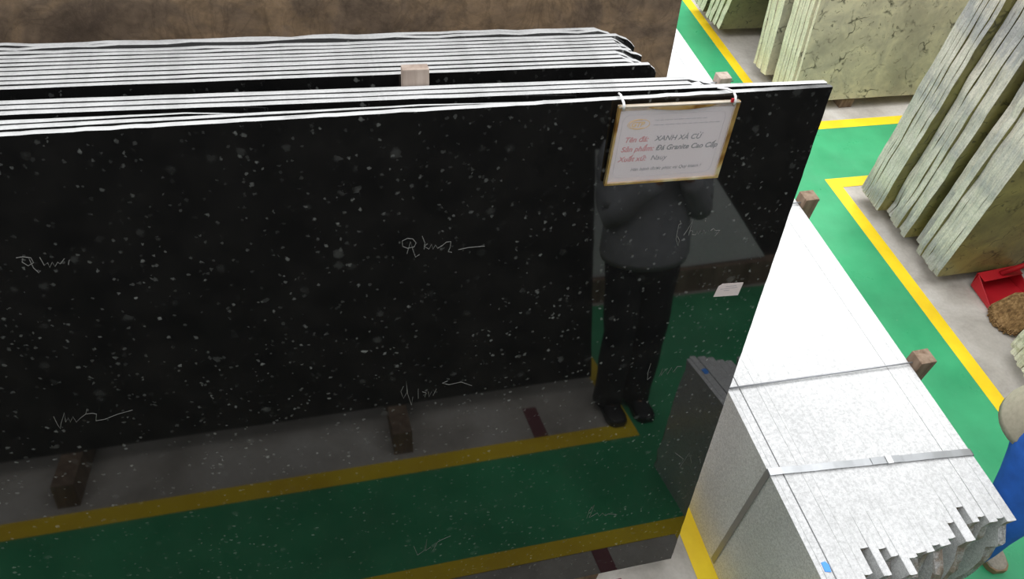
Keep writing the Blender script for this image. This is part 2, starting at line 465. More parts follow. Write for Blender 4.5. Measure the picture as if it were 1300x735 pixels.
def on_front(pts_list, r):
    bm = bmesh.new()
    for st in pts_list:
        add_tube(bm, [(x-XP, -.0004, s) for x, s in st], r, 5)
    return bm
SIG = {
 'a': [[(-1.8076, 1.7287), (-1.795, 1.7298), (-1.7816, 1.7254), (-1.7804, 1.7128), (-1.7923, 1.706), (-1.8004, 1.7168), (-1.7964, 1.7252)], [(-1.7855, 1.7238), (-1.7843, 1.6994), (-1.7782, 1.6859), (-1.7742, 1.691)], [(-1.7654, 1.7247), (-1.7631, 1.7036), (-1.7549, 1.7095), (-1.7549, 1.6969), (-1.7463, 1.7097), (-1.7446, 1.6976), (-1.7365, 1.7085), (-1.733, 1.7031), (-1.7219, 1.7156)], [(-1.7141, 1.7111), (-1.7188, 1.6991)]],
 'b': [[(-1.8703, 1.26), (-1.8697, 1.2308), (-1.868, 1.2157), (-1.8613, 1.2338), (-1.8446, 1.2686), (-1.8506, 1.2362), (-1.8413, 1.2487), (-1.8411, 1.234), (-1.8306, 1.2511), (-1.8282, 1.2311), (-1.8161, 1.243), (-1.8013, 1.2543), (-1.7938, 1.2718), (-1.8013, 1.2543), (-1.7865, 1.2539), (-1.7788, 1.2493), (-1.7858, 1.2264), (-1.7663, 1.2269), (-1.7331, 1.2391), (-1.698, 1.246)]],
 'c': [[(-1.0104, 1.6544), (-1.0215, 1.6612), (-1.0223, 1.6766), (-1.0097, 1.6827), (-0.9973, 1.6797), (-0.9901, 1.6673), (-0.9946, 1.6563), (-1.0104, 1.6544)], [(-1.012, 1.639), (-1.0025, 1.6727), (-0.9979, 1.649), (-0.992, 1.6262), (-0.9824, 1.6329)], [(-0.9754, 1.6847), (-0.9693, 1.6648), (-0.9714, 1.6472)], [(-0.963, 1.6618), (-0.9713, 1.655), (-0.96, 1.6458), (-0.9535, 1.6591), (-0.9504, 1.6446), (-0.944, 1.6563), (-0.9395, 1.6456), (-0.928, 1.6521), (-0.9185, 1.661), (-0.9076, 1.6613), (-0.9087, 1.6458), (-0.9137, 1.6322), (-0.9053, 1.6295)], [(-0.8891, 1.6354), (-0.8631, 1.6386), (-0.825, 1.6379)]],
 'd': [[(-1.032, 1.1954), (-1.0398, 1.1761), (-1.0332, 1.1482), (-1.0216, 1.1723), (-1.0243, 1.2145), (-1.0231, 1.1726), (-1.0118, 1.1166), (-1.0075, 1.1481)], [(-0.9923, 1.1768), (-0.9928, 1.1396)], [(-0.9814, 1.164), (-0.9703, 1.1564), (-0.9742, 1.1411)], [(-0.9644, 1.1605), (-0.963, 1.1388), (-0.9555, 1.1587), (-0.9518, 1.1418), (-0.942, 1.1666)], [(-0.9109, 1.192), (-0.9257, 1.1865), (-0.907, 1.1764), (-0.8733, 1.1803), (-0.8424, 1.1592)]],
 'e': [[(-0.3163, 1.6556), (-0.3125, 1.6466), (-0.3175, 1.6429), (-0.3159, 1.5991), (-0.305, 1.5754), (-0.3049, 1.5933), (-0.3138, 1.6076)], [(-0.2962, 1.6078), (-0.2896, 1.6224), (-0.2805, 1.6517), (-0.282, 1.6061), (-0.2795, 1.6212), (-0.2729, 1.6183), (-0.2724, 1.6072), (-0.2622, 1.606), (-0.2607, 1.6169), (-0.2546, 1.6073), (-0.2511, 1.6179), (-0.2443, 1.6061), (-0.2414, 1.619), (-0.2346, 1.6072)], [(-0.2446, 1.6486), (-0.2427, 1.6458)], [(-0.2204, 1.6144), (-0.2139, 1.6203), (-0.208, 1.613), (-0.1938, 1.6122), (-0.2035, 1.5947)]],
 'f': [[(-0.3002, 1.1445), (-0.3029, 1.108), (-0.2988, 1.0757), (-0.2893, 1.0865)], [(-0.2705, 1.0637), (-0.2667, 1.0592)], [(-0.2606, 1.0872), (-0.2571, 1.1178), (-0.2556, 1.0862), (-0.2458, 1.1095), (-0.2363, 1.0862), (-0.2276, 1.1147), (-0.218, 1.0915), (-0.2084, 1.1148), (-0.1932, 1.1119)]],
 'g': [[(-0.405, 0.3981), (-0.4018, 0.4409), (-0.3861, 0.4708), (-0.3915, 0.4291), (-0.3963, 0.3989), (-0.381, 0.4084), (-0.368, 0.4186), (-0.3568, 0.394), (-0.3483, 0.4126), (-0.334, 0.3906), (-0.3242, 0.4001), (-0.2881, 0.3838)]],
 'h': [[(-1.0181, 0.4273), (-1.0062, 0.3705), (-0.9839, 0.3896), (-0.9734, 0.4557), (-0.9789, 0.3879), (-0.9618, 0.4033), (-0.9539, 0.3795), (-0.9388, 0.4236), (-0.9288, 0.4325), (-0.8939, 0.447)]],
 'i': [[(-0.1268, 0.6893), (-0.0869, 0.6463), (-0.0897, 0.6021), (-0.0702, 0.6752), (-0.0487, 0.6141)], [(-0.0209, 0.6295), (-0.0119, 0.6046)]]}
for k, st in SIG.items():
    obj('chalk_signature', on_front(st, .0009 if k in 'ace' else .0007), M['chalk'], front)
# small paper label with a cut corner
bm = bmesh.new()
pp = [(-.155, 1.380), (-.077, 1.375), (-.072, 1.420), (-.137, 1.4245), (-.149, 1.415)]
a = [bm.verts.new((x-XP, -.0012, s)) for x, s in pp]; b = [bm.verts.new((x-XP, -.0001, s)) for x, s in pp]
bm.faces.new(a); bm.faces.new(list(reversed(b)))
for i in range(5): bm.faces.new((a[i], b[i], b[(i+1) % 5], a[(i+1) % 5]))
bmesh.ops.recalc_face_normals(bm, faces=bm.faces[:])
lb = obj('paper_label', bm, M['label'], front); lb['label'] = 'small white paper label stuck on the polished face'
bm = bmesh.new()
for s, x0, x1 in ((1.413, -.125, -.092), (1.406, -.140, -.088), (1.399, -.128, -.110)):
    add_box(bm, x0-XP, x1-XP, -.0016, -.0011, s-.0009, s+.0009)
obj('print', bm, M['faint'], lb)

# brown slab behind
pts = outline(-3.4, 0, 0, 2.75, 401, rr=.002, rt=.003)
o = lean_slab('brown_granite_slab', .742-1.9*math.sin(LEAN), pts, .02, [M['brown'], M['brown']], -.012, xpiv=-.213)
tag(o, 'tall brown leathered granite slab standing behind the black pile', 'stone slab')

# timber spacer standing up out of the gap
bm = bx(-.029, .029, -.0150, .0150, -1.0, .024, bev=.003)
o = obj('timber_spacer', bm, M['wood_pale'])
o.location = (-.968, .4462, 2.045); o.rotation_euler = (-LEAN, 0, -.02)
tag(o, 'pale timber spacer block sticking up between the black slabs', 'timber')
# bearers the pile stands on
for i, (x, w) in enumerate(((-2.6, 'farther from'), (-1.2, 'midway along'), (-.35, 'nearest'))):
    o = obj('timber_bearer', bx(-.05, .05, .005, .62, 0, .060, bev=.004), M['dark_wood']); o.location = (x, 0, 0)
    tag(o, 'timber bearer under the black pile, %s the slab end by the grey stack' % w, 'timber', 'timber bearers under the black pile')

# ------------------------------------------------------------------ hanging sign
SX0, SX1, SS0, SS1 = -.546, -.250, 1.789, 1.994
W_, H_ = SX1-SX0, SS1-SS0
sg = empty('hanging_sign', (0, 0, 0))
Mslab = Matrix.Translation((0, top_y(.329), ZB)) @ Matrix.Rotation(-LEAN, 4, 'X')
sg.matrix_world = Mslab @ Matrix.Translation((SX0, -.009, SS0)) @ Matrix.Rotation(R(2.0), 4, 'X') @ Matrix.Rotation(R(.9), 4, 'Y')
tag(sg, 'gold-edged product sign hung by white ties on the front black slab', 'sign')
obj('backing_board', bx(0, W_, .001, .004, 0, H_, bev=.0008), M['gold'], sg)
bm = bmesh.new(); rw = .0055
add_box(bm, 0, rw, -.006, .001, 0, H_); add_box(bm, W_-rw*1.9, W_, -.006, .001, 0, H_)
add_box(bm, rw, W_-rw*1.9, -.006, .001, 0, rw); 
fr = obj('gold_border', bm, M['gold'], sg); fr['label'] = 'shiny gold strip edging the sign'
bm = bmesh.new()
add_box(bm, 0, W_, -.0068, .0045, H_-.0035, H_, bev=.0008)
obj('top_rail', bm, plain('sleeve_edge', srgb(176, 166, 150), .3, .1, 30), sg)
bm = bmesh.new(); cr = []
for k in range(17): cr.append((.070+.165*k/16, H_-.0036))
for k in range(16, -1, -1): cr.append((.070+.165*k/16, H_-.0036-.0095*math.sin(math.pi*k/16)**.7-.0003))
a = [bm.verts.new((x, -.0074, z)) for x, z in cr]; b = [bm.verts.new((x, -.0069, z)) for x, z in cr]
bm.faces.new(a); bm.faces.new(list(reversed(b)))
for k in range(len(cr)): bm.faces.new((a[k], b[k], b[(k+1) % len(cr)], a[(k+1) % len(cr)]))
bmesh.ops.recalc_face_normals(bm, faces=bm.faces[:])
obj('gold_crescent', bm, M['gold'], sg)
pa = obj('paper_sheet', bx(rw, W_-rw*1.9, -.0015, .0008, rw, H_-.014), M['paper'], sg)
obj('clear_sleeve', bx(rw, W_-rw*1.9, -.0068, -.0062, rw, H_-.004), M['clear'], sg)

def text_mesh(body, size, m, x, z, parent, shear=.25, w=1.0, align='LEFT', bold=0, name='lettering'):
    cu = bpy.data.curves.new('lettering', 'FONT'); cu.body = body; cu.size = size; cu.shear = shear; cu.align_x = align
    cu.extrude = .0002; cu.offset = bold
    t = bpy.data.objects.new('lettering', cu); COL.objects.link(t)
    dg = bpy.context.evaluated_depsgraph_get(); dg.update()
    me = bpy.data.meshes.new_from_object(t.evaluated_get(dg))
    bpy.data.objects.remove(t); bpy.data.curves.remove(cu)
    me.transform(Matrix.Diagonal((w, 1, 1, 1))); me.transform(Matrix.Rotation(math.pi/2, 4, 'X'))
    me.transform(Matrix.Translation((x, -.0018, z)))
    me.materials.clear(); me.materials.append(m)
    o = bpy.data.objects.new(name, me); o['label'] = None or body[:60]
    del o['label']
    return link(o, parent)
tw = W_-.016
text_mesh('Tên đá:', .0185, M['red_ink'], .030, .112, pa, bold=.0004)
text_mesh('XANH XÀ CỪ', .0185, M['ink'], .105, .112, pa, bold=.0002)
text_mesh('Sản phẩm:', .0185, M['red_ink'], .026, .087, pa, bold=.0004)
text_mesh('Đá Granite Cao Cấp', .0185, M['ink'], .112, .087, pa, bold=.0004)
text_mesh('Xuất xứ:', .0185, M['red_ink'], .024, .061, pa, bold=.0004)
text_mesh('Nauy', .0185, M['ink'], .105, .061, pa)
text_mesh('Hân hạnh được phục vụ Quý khách !', .0118, M['ink'], .060, .034, pa)
text_mesh('GTP', .0165, M['gold_ink'], .0385, .1515, pa, bold=.0006, name='logo')
bm = bmesh.new()
for rr_, k0, k1 in ((1.0, 0, 40), (.84, 8, 34)):
    add_tube(bm, [(.057+.0265*rr_*math.cos(2*math.pi*k/40), -.0017, .157+.0125*rr_*math.sin(2*math.pi*k/40)) for k in range(k0, k1+1)], .0008, 5)
obj('logo_ring', bm, M['gold_ink'], pa)
bm = bmesh.new()     # two faint header lines, too small to read in the photo
rnd = random.Random(3)
for z, x0, x1 in ((.1655, .096, .218), (.1535, .094, .250)):
    x = x0
    while x < x1:
        l = rnd.uniform(.006, .014); add_box(bm, x, x+l, -.0019, -.0014, z-.0013, z+.0013); x += l+rnd.uniform(.002, .004)
obj('header_print', bm, M['faint'], pa)
bm = bmesh.new()     # thin rounded border line
x0, x1, z0, z1, rd = .017, W_-.026, .019, .181, .016
lp = []
for cx_, cz_, a0 in ((x1-rd, z1-rd, 0), (x0+rd, z1-rd, 90), (x0+rd, z0+rd, 180), (x1-rd, z0+rd, 270)):
    for k in range(7):
        a_ = R(a0+k*15); lp.append((cx_+rd*math.cos(a_), -.0016, cz_+rd*math.sin(a_)))
add_tube(bm, lp+[lp[0]], .0005, 4)
obj('border_line', bm, M['faint'], pa)
# ties over the top edge of the slab
sgi = sg.matrix_world.inverted()
for x, m in ((.010, 'white'), (W_-.016, 'white')):
    bm = bmesh.new()
    sh = SS0
    P = [(x, -.007, H_-.007), (x-.001, -.009, H_+.004), (x-.001, -.004, 2.0-sh+.002), (x-.002, .007, 2.0-sh+.0075), (x-.012 if x > .1 else x, .020, 2.0-sh+.0085), (x-.03 if x > .1 else x, .032, 2.0-sh+.0065)]
    P = [(px, py, pz+(.0165*px if q > 1 else 0)) for q, (px, py, pz) in enumerate(P)]
    add_tube(bm, P, [.0028, .0034, .003, .0026, .0024, .0022], 8)
    obj('plastic_tie', bm, M['white'], sg, True)
bm = bmesh.new(); add_box(bm, W_-.026, W_-.019, -.0085, -.0035, H_-.001, H_+.008, bev=.001)
obj('red_tab', bm, M['red_plastic'], sg)

# ------------------------------------------------------------------ grey granite stack
GG = 'slabs of the strapped pale grey granite stack'
gx = [.190, .2085, .2410, .2760, .3060, .3380, .3690, .4010, .4300, .4600, .4880, .5170, .5500, .5900, .6200, .6500, .6900, .7210, .7480, .7850, .8150, .8420, .8745, .9080, .9400, .9770]
gy = [-.435, -.450, -.440, -.425, -.400, -.386, -.305, -.402, -.318, -.350, -.416, -.366, -.356, -.362, -.344, -.352, -.334, -.284, -.356, -.240, -.300, -.286, -.312, -.304, -.322]
gaps = {0: .001, 1: .005, 3: .0009, 4: .0008, 21: .0022, 23: .0012}
GHT = .706
for i in range(25):
    g0 = gaps.get(i-1, .0005)
    x0 = gx[i]; x1 = gx[i+1]-gaps.get(i, .0002)
    yn, yf = gy[i], 3.25+random.uniform(-.03, .03)
    # outline in (y, z): natural split near end
    n = 13
    low = random.uniform(-.02, .04) if i % 3 else random.uniform(.01, .07)
    base_out = .135 if i < 5 else (random.uniform(.02, .12) if i < 19 else random.uniform(-.03, .015))
    if i == 0: low = 0
    ring = []
    for k in range(n+1):
        z = GHT*k/n
        d = base_out*(1-k/n)+low*math.sin(math.pi*min(1, (1-k/n)*1.15))+.022*noise.noise(Vector((i*3.1, k*.8, 2)))
        if k == n: d = 0
        if k == n-1: d = -.004-.004*random.random()
        ring.append((yn-d, z))
    top = [(yn+(yf-yn)*k/24, GHT+.0006*noise.noise(Vector((k*.9, i*2.2, 9)))) for k in range(1, 24)]
    pts = ring+top+[(yf, GHT), (yf, 0)]
    bm = bmesh.new(); rings = []
    for j, fx in enumerate((0, .12, .5, .88, 1)):
        r_ = []
        for q, (y, z) in enumerate(pts):
            b = 0
            if q <= n:
                b = (.0, .003, .005, .003, 0)[j]+(random.uniform(-.006, .006) if q < n else random.uniform(-.002, .002))
            if q == n: b *= .5
            dz = 0
            if q >= n and j in (0, 4): dz = -.0002
            if q == n: dz -= .002*(1+(j in (0, 4)))
            r_.append(bm.verts.new((x0+(x1-x0)*fx, y-b, z+dz)))
        rings.append(r_)
    bm.faces.new(rings[0]).material_index = 0; bm.faces.new(list(reversed(rings[-1]))).material_index = 0
    m = len(pts)
    for a, b in zip(rings, rings[1:]):
        for q in range(m):
            f = bm.faces.new((a[(q+1) % m], a[q], b[q], b[(q+1) % m]))
            f.material_index = 2 if q < n else 1
    bmesh.ops.recalc_face_normals(bm, faces=bm.faces[:])
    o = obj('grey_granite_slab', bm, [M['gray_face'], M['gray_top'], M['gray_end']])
    if i == 0: lab = 'outermost pale grey slab of the strapped stack, facing the black pile'
    elif i == 1: lab = 'pale grey slab with a blue sticker, second from the black pile side'
    elif i == 24: lab = 'outermost pale grey slab of the strapped stack, on the walkway side'
    elif i < 13: lab = 'pale grey granite slab, %s from the black pile side of the stack' % ORD[i]
    else: lab = 'pale grey granite slab, %s from the walkway side of the stack' % ORD[24-i]
    tag(o, lab, 'stone slab', GG)
    if i == 1:
        bm = bmesh.new()
        pp = [(.213, -.352), (.232, -.357), (.236, -.335), (.229, -.322), (.214, -.323)]
        a = [bm.verts.new((x, y, GHT+.0022)) for x, y in pp]; b = [bm.verts.new((x, y, GHT-.004)) for x, y in pp]
        bm.faces.new(a); bm.faces.new(list(reversed(b)))
        for q in range(5): bm.faces.new((a[q], b[q], b[(q+1) % 5], a[(q+1) % 5]))
        bmesh.ops.recalc_face_normals(bm, faces=bm.faces[:])
        st = obj('blue_sticker', bm, M['blue_dot'], o); st['label'] = 'small bright blue sticker on the sawn edge'

# posts and tie rods on the walkway side
GP = 'timber posts along the grey stack'
for (y, lab, m) in ((.33, 'timber post beside the grey stack, nearest the packing strap', 'wood'), (1.27, 'timber post beside the grey stack at the corner of the front black slab', 'wood'),
                 (2.25, 'timber post peeping over the black slabs behind the sign', 'wood_pale')):
    bm = bx(0, .072, -.033, .033, 0, .755, bev=.004)
    o = obj('timber_post', bm, M[m]); o.location = (.981, y, 0); o.rotation_euler = (0, 0, .02)
    tag(o, lab, 'post', GP)
for (y, yl, lab) in ((.333, .350, 'steel tie rod over the grey stack, nearest the packing strap'), (1.265, 1.29, 'steel tie rod beside the right edge of the front black slab'), (2.24, 2.26, 'steel tie rod end at the post behind the sign')):
    r0 = empty('tie_rod', (.09, yl, .7125))
    tag(r0, lab, 'rod', 'tie rods over the grey stack')
    bm = bmesh.new(); add_tube(bm, [(0, 0, 0), (.89, y-yl, .006), (.99, y-yl, .008)], .0035, 8)
    obj('rod', bm, M['steel'], r0, True)
    bm = bmesh.new(); add_tube(bm, [(.963, y-yl, .0076), (.973, y-yl, .0078)], .008, 6)
    obj('nut', bm, M['steel'], r0)
# packing strap
st = empty('packing_strap', (.19, 0, 0)); tag(st, 'grey packing strap round the pale grey stack with white clip', 'strap')
def ribbon(pts, w, t, wdir):
    bm = bmesh.new(); w_ = Vector(wdir)*w/2
    sec = []
    for i, p in enumerate(pts):
        p = Vector(p); d = (Vector(pts[min(i+1, len(pts)-1)])-Vector(pts[max(i-1, 0)])).normalized(); nn = d.cross(w_).normalized()*t
        sec.append([bm.verts.new(p-w_), bm.verts.new(p+w_), bm.verts.new(p+w_+nn), bm.verts.new(p-w_+nn)])
    for a, b in zip(sec, sec[1:]):
        for k in range(4): bm.faces.new((a[k], a[(k+1) % 4], b[(k+1) % 4], b[k]))
    bm.faces.new(sec[0]); bm.faces.new(list(reversed(sec[-1])))
    bmesh.ops.recalc_face_normals(bm, faces=bm.faces[:]); return bm
sp = [(-.003, -.025, .02), (-.0035, -.012, .35), (-.0035, .002, .69), (-.0035, .002, .7085), (-.001, .0018, .7120), (.006, .0015, .7122)]
for k in range(1, 20):
    x = .006+.778*k/20; sp.append((x, .0015-.064*k/20, .7118+.0012*math.sin(k*1.3)+.0012))
sp += [(.784, -.063, .7115), (.790, -.063, .7085), (.7915, -.063, .69), (.7915, -.066, .35), (.7915, -.07, .02)]
obj('strap_band', ribbon(sp, .026, .0008, (0.05, 1, 0)), M['strap'], st)
k0 = [(.385, -.0298, .7152), (.43, -.0335, .7158), (.50, -.039, .7155)]
obj('strap_overlap', ribbon(k0, .027, .0008, (.05, 1, 0)), M['strap'], st)
bm = bx(-.011, .011, -.0155, .0155, -.001, .0035, bev=.001); o = obj('strap_clip', bm, M['white'], st); o.location = (.452, -.0355, .7175); o.rotation_euler = (0, 0, -.08)
o['label'] = 'white plastic clip'

# ------------------------------------------------------------------ green-grey stacks across the walkway
def bearer(x, y0, y1, h, lab, grp, mt='dark_wood'):
    o = obj('timber_bearer', bx(-.05, .05, y0, y1, 0, h-.013, bev=.004), M[mt]); o.location = (x, 0, 0)
    tag(o, lab, 'timber', grp)
GBp = 'grey-green slabs stacked upright across the walkway'
spec = []
y = 1.975
for i in range(7): spec.append((y-.0295, .0275, 2.052-.002*i+random.uniform(-.006, .006))); y -= .0303
y -= .005
for i, (t, dx) in enumerate(((.030, .028), (.026, .018), (.040, .014), (.040, .004), (.040, .016), (.040, .0))): spec.append((y-t, t-.0012, 2.075+dx+random.uniform(-.004, .004))); y -= t+(.006 if i < 2 else .001)
y -= .024
for i, dx in enumerate((.058, .050, .002, .010, .004, .0, .004)): spec.append((y-.0405, .0395, 2.086+dx)); y -= .041
nb = len(spec)
for i, (yf, t, xl) in enumerate(spec):
    s_ = 900+i*11
    ew = (lambda z, s_=s_, i=i: .010*noise.noise(Vector((z*6, s_, 0)))+.02*noise.noise(Vector((z*1.4, s_*.3, 3)))*(1 if i > 6 else .4)+(.03*max(0, 1-z/.22)*(1 if i in (7, 8) else 0))+(-.006 if z < .02 else 0))
    o = lean_slab('green_granite_slab', yf, outline(xl, 4.6+random.uniform(-.05, .05), 0, 1.95, s_, rl=.004, rt=.004, rb=.004, end_l=ew, step=.045 if i in (0, nb-1) else .07), t, [M['b_face'], M['b_end']], 0, lean=0, z=.08, bulge=.003)
    j = nb-1-i
    lab = ('olive granite slab with its shaded face open to the red dustpan' if j == 0 else
           'grey-green upright slab, last of its stack towards the yellow corner line' if i == 0 else
           'grey-green upright slab, %s counted from the one facing the red dustpan' % ORD[j])
    tag(o, lab, 'stone slab', GBp)
for x, w in ((2.5, 'nearer the walkway'), (4.1, 'farther from the walkway')):
    bearer(x, 1.24, 1.99, .08, 'timber bearer under the grey-green upright stack, %s' % w, 'timber bearers under the grey-green stack')

GCp = 'pale yellow-green slabs leaning by the cross walkway'
# front edge y at z=.08, thickness, left end x
cs = [(2.873, .026, 2.035), (2.902, .030, 2.012), (2.934, .030, 2.006), (2.967, .016, 2.0), (2.985, .024, 1.996), (3.011, .026, 1.992), (3.039, .026, 2.0),
      (3.20, .034, 1.985), (3.236, .034, 1.978), (3.272, .026, 1.972)]
cs = [(2.862, .026, 2.030), (2.890, .040, 2.008), (2.932, .044, 2.004), (2.978, .022, 2.0), (3.002, .030, 2.0), (3.034, .034, 1.998), (3.070, .030, 2.0),
      (3.195, .075, 1.996), (3.272, .062, 1.992), (3.336, .030, 1.985)]
for i, (yf, t, xl) in enumerate(cs):
    o = lean_slab('pale_granite_slab', yf, outline(xl, 4.7, 0, 1.4, 1500+i*9, rl=.003, rt=.003, end_l=lambda z, i=i: .005*noise.noise(Vector((z*4, i*3.3, 1)))), t*.972, [M['c_face'], M['c_end']], 0, lean=.19, z=.08)
    lab = ('pale green granite slab showing its dark-cracked face by the cross walkway' if i == 0 else
           'thick pale slab at the far side of the gap in the cracked-face stack' if i == 7 else
           'pale slab end, last and farthest of the cracked-face stack' if i == 9 else
           'pale slab end, second beyond the gap in the cracked-face stack' if i == 8 else
           'pale slab end, %s behind the dark-cracked open face' % ORD[i-1])
    tag(o, lab, 'stone slab', GCp)
for x, w in ((2.5, 'nearer the walkway'), (4.2, 'farther from the walkway')):
    bearer(x, 2.87, 3.39, .08, 'timber bearer under the pale cracked-face stack, %s' % w, 'timber bearers under the pale stack')

GDp = 'dull green slabs at the far end of the walkway'
for i, (yf, t, xl) in enumerate(((3.815, .055, 1.905), (3.872, .050, 1.895), (3.924, .050, 1.885), (3.976, .045, 1.88), (4.075, .06, 1.88), (4.137, .06, 1.88), (4.199, .05, 1.88))):
    o = lean_slab('dull_green_slab', yf, outline(xl, 4.4, 0, 1.0, 1800+i*9, rl=.006, rt=.003), t*.975, [M['d_face'], M['c_end']], 0, lean=-.16, z=.08)
    o.rotation_euler = (.16, 0, 0)
    lab = ('dull olive slab with its shaded face open at the far end of the walkway' if i == 0 else
           'dull green slab end, %s behind the shaded face at the far end' % ORD[i-1])
    tag(o, lab, 'stone slab', GDp)
for x, w in ((2.4, 'nearer the walkway'), (4.0, 'farther from the walkway')):
    bearer(x, 3.83, 4.25, .08, 'timber bearer under the far dull green stack, %s' % w, 'timber bearers under the far stack')

GEp = 'ivory slabs with fringed broken ends'
for i, (yf, xl) in enumerate(((.50, 2.135), (.535, 2.15), (.572, 2.15), (.608, 2.165), (.645, 2.17), (.682, 2.20))):
    ew = lambda z, i=i: .02*noise.noise(Vector((z*9, i*2.3, 7)))+.012*noise.noise(Vector((z*30, i*2.3, 7)))
    o = lean_slab('ivory_granite_slab', yf, outline(xl, 4.4, 0, 1.6, 2100+i*9, rl=.008, rt=.004, end_l=ew, step=.03), .033, [M['e_end'], M['e_end']], 0, lean=0, z=.08, bulge=.005)
    lab = 'ivory slab with a broken end, %s from the straw broom' % ORD[5-i] if i < 5 else 'ivory slab with a broken end, the one nearest the straw broom'
    tag(o, lab, 'stone slab', GEp)
for x, w in ((2.6, 'nearer the walkway'), (4.0, 'farther from the walkway')):
    bearer(x, .51, .71, .08, 'timber bearer under the ivory slabs, %s' % w, 'timber bearers under the ivory slabs')

# ------------------------------------------------------------------ dustpan and broom
dp = empty('dustpan', (2.475, 1.085, .0), (0, 0, R(4)))
tag(dp, 'red plastic dustpan with a long handle on the concrete', 'dustpan')
bm = bmesh.new()
# pan: floor, side walls rising to the back, hood
w0, w1, L_ = .155, .135, .20
def quad_solid(bm, top, t):
    a = [bm.verts.new(Vector(p)) for p in top]; nrm = (a[1].co-a[0].co).cross(a[3].co-a[0].co).normalized()*t
    b = [bm.verts.new(v.co-nrm) for v in a]
    bm.faces.new(a); bm.faces.new(list(reversed(b)))
    for i in range(len(a)):
        j = (i+1) % len(a); bm.faces.new((b[i], b[j], a[j], a[i]))
quad_solid(bm, [(-w0, -L_/2, .004), (w0, -L_/2, .004), (w1, L_/2, .014), (-w1, L_/2, .014)], .003)
quad_solid(bm, [(-w0, -L_/2, .004), (-w1, L_/2, .014), (-w1*1.02, L_/2, .10), (-w0*1.03, -L_/2+.02, .03)], .003)
quad_solid(bm, [(w0, -L_/2, .004), (w0*1.03, -L_/2+.02, .03), (w1*1.02, L_/2, .10), (w1, L_/2, .014)], .003)
quad_solid(bm, [(-w1, L_/2, .014), (w1, L_/2, .014), (w1*1.02, L_/2+.012, .10), (-w1*1.02, L_/2+.012, .10)], .003)
quad_solid(bm, [(-w1*1.02, L_/2-.05, .098), (w1*1.02, L_/2-.05, .098), (w1*1.02, L_/2+.012, .104), (-w1*1.02, L_/2+.012, .104)], .003)
bmesh.ops.recalc_face_normals(bm, faces=bm.faces[:])
obj('pan', bm, M['red_plastic'], dp)
bm = bmesh.new(); add_tube(bm, [(.00, .080, .10), (.16, .02, .26), (.60, -.08, .66)], [.016, .013, .013], 10)
obj('handle', bm, M['red_plastic'], dp, True)
br = empty('straw_broom', (2.275, .900, 0), (0, 0, 0))
tag(br, 'straw broom head lying before the red dustpan', 'broom')
ap = Vector((.235, .02, .175)); ax = Vector((.80, .10, .60)).normalized()
bm = bmesh.new(); rnd = random.Random(11)
sd_ = ax.cross(Vector((0, 0, 1))).normalized()
for k in range(26):
    u_ = -1+2*k/25
    for q in range(4):
        tip = ap-ax*(.285-.05*u_*u_+.012*rnd.random())+sd_*(u_*.098)+Vector((0, 0, .004+.010*q-.01*abs(u_)))
        tip.z = max(tip.z, .006)
        q0 = ap+sd_*u_*.022+Vector((0, 0, .006*(q-1.5)))
        mid = q0.lerp(tip, .5)+sd_*u_*.020+Vector((0, 0, .012+.003*q))
        add_tube(bm, [q0, mid, tip], [.0045, .0075, .0055], 5)
obj('bristles', bm, M['straw'], br)
bm = bmesh.new(); add_tube(bm, [ap-ax*.03, ap, ap+ax*.05], [.026, .022, .015], 12)
obj('binding', bm, plain('faded_pink_binding', srgb(190, 110, 100), .7, .15, 30), br, True)
bm = bmesh.new(); add_tube(bm, [ap+ax*.04, ap+ax*.25, ap+ax*.75], [.015, .014, .013], 10)
obj('handle', bm, plain('green_bamboo', srgb(134, 146, 92), .5, .12, 20), br, True)

# ------------------------------------------------------------------ people
def skin_mesh(name, verts, edges, radii, m, parent, root=0, sub=2):
    me = bpy.data.meshes.new(name); me.from_pydata([tuple(v) for v in verts], edges, [])
    o = link(bpy.data.objects.new(name, me), parent)
    me.materials.append(m)
    sk = o.modifiers.new('Skin', 'SKIN'); sk.use_smooth_shade = True
    lay = me.skin_vertices[0].data if me.skin_vertices else None
    if lay is None:
        bm = bmesh.new(); bm.from_mesh(me); bm.verts.layers.skin.verify(); bm.to_mesh(me); bm.free(); lay = me.skin_vertices[0].data
    for i, r in enumerate(radii):
        lay[i].radius = r if isinstance(r, tuple) else (r, r); lay[i].use_root = (i == root)
    sb = o.modifiers.new('Subsurf', 'SUBSURF'); sb.levels = sub; sb.render_levels = sub
    return o

class Skel:
    def __init__(s): s.v = []; s.e = []; s.r = []; s.n = {}
    def add(s, name, p, r, par=None):
        s.n[name] = len(s.v); s.v.append(Vector(p)); s.r.append(r)
        if par is not None: s.e.append((s.n[par], s.n[name]))
        return s

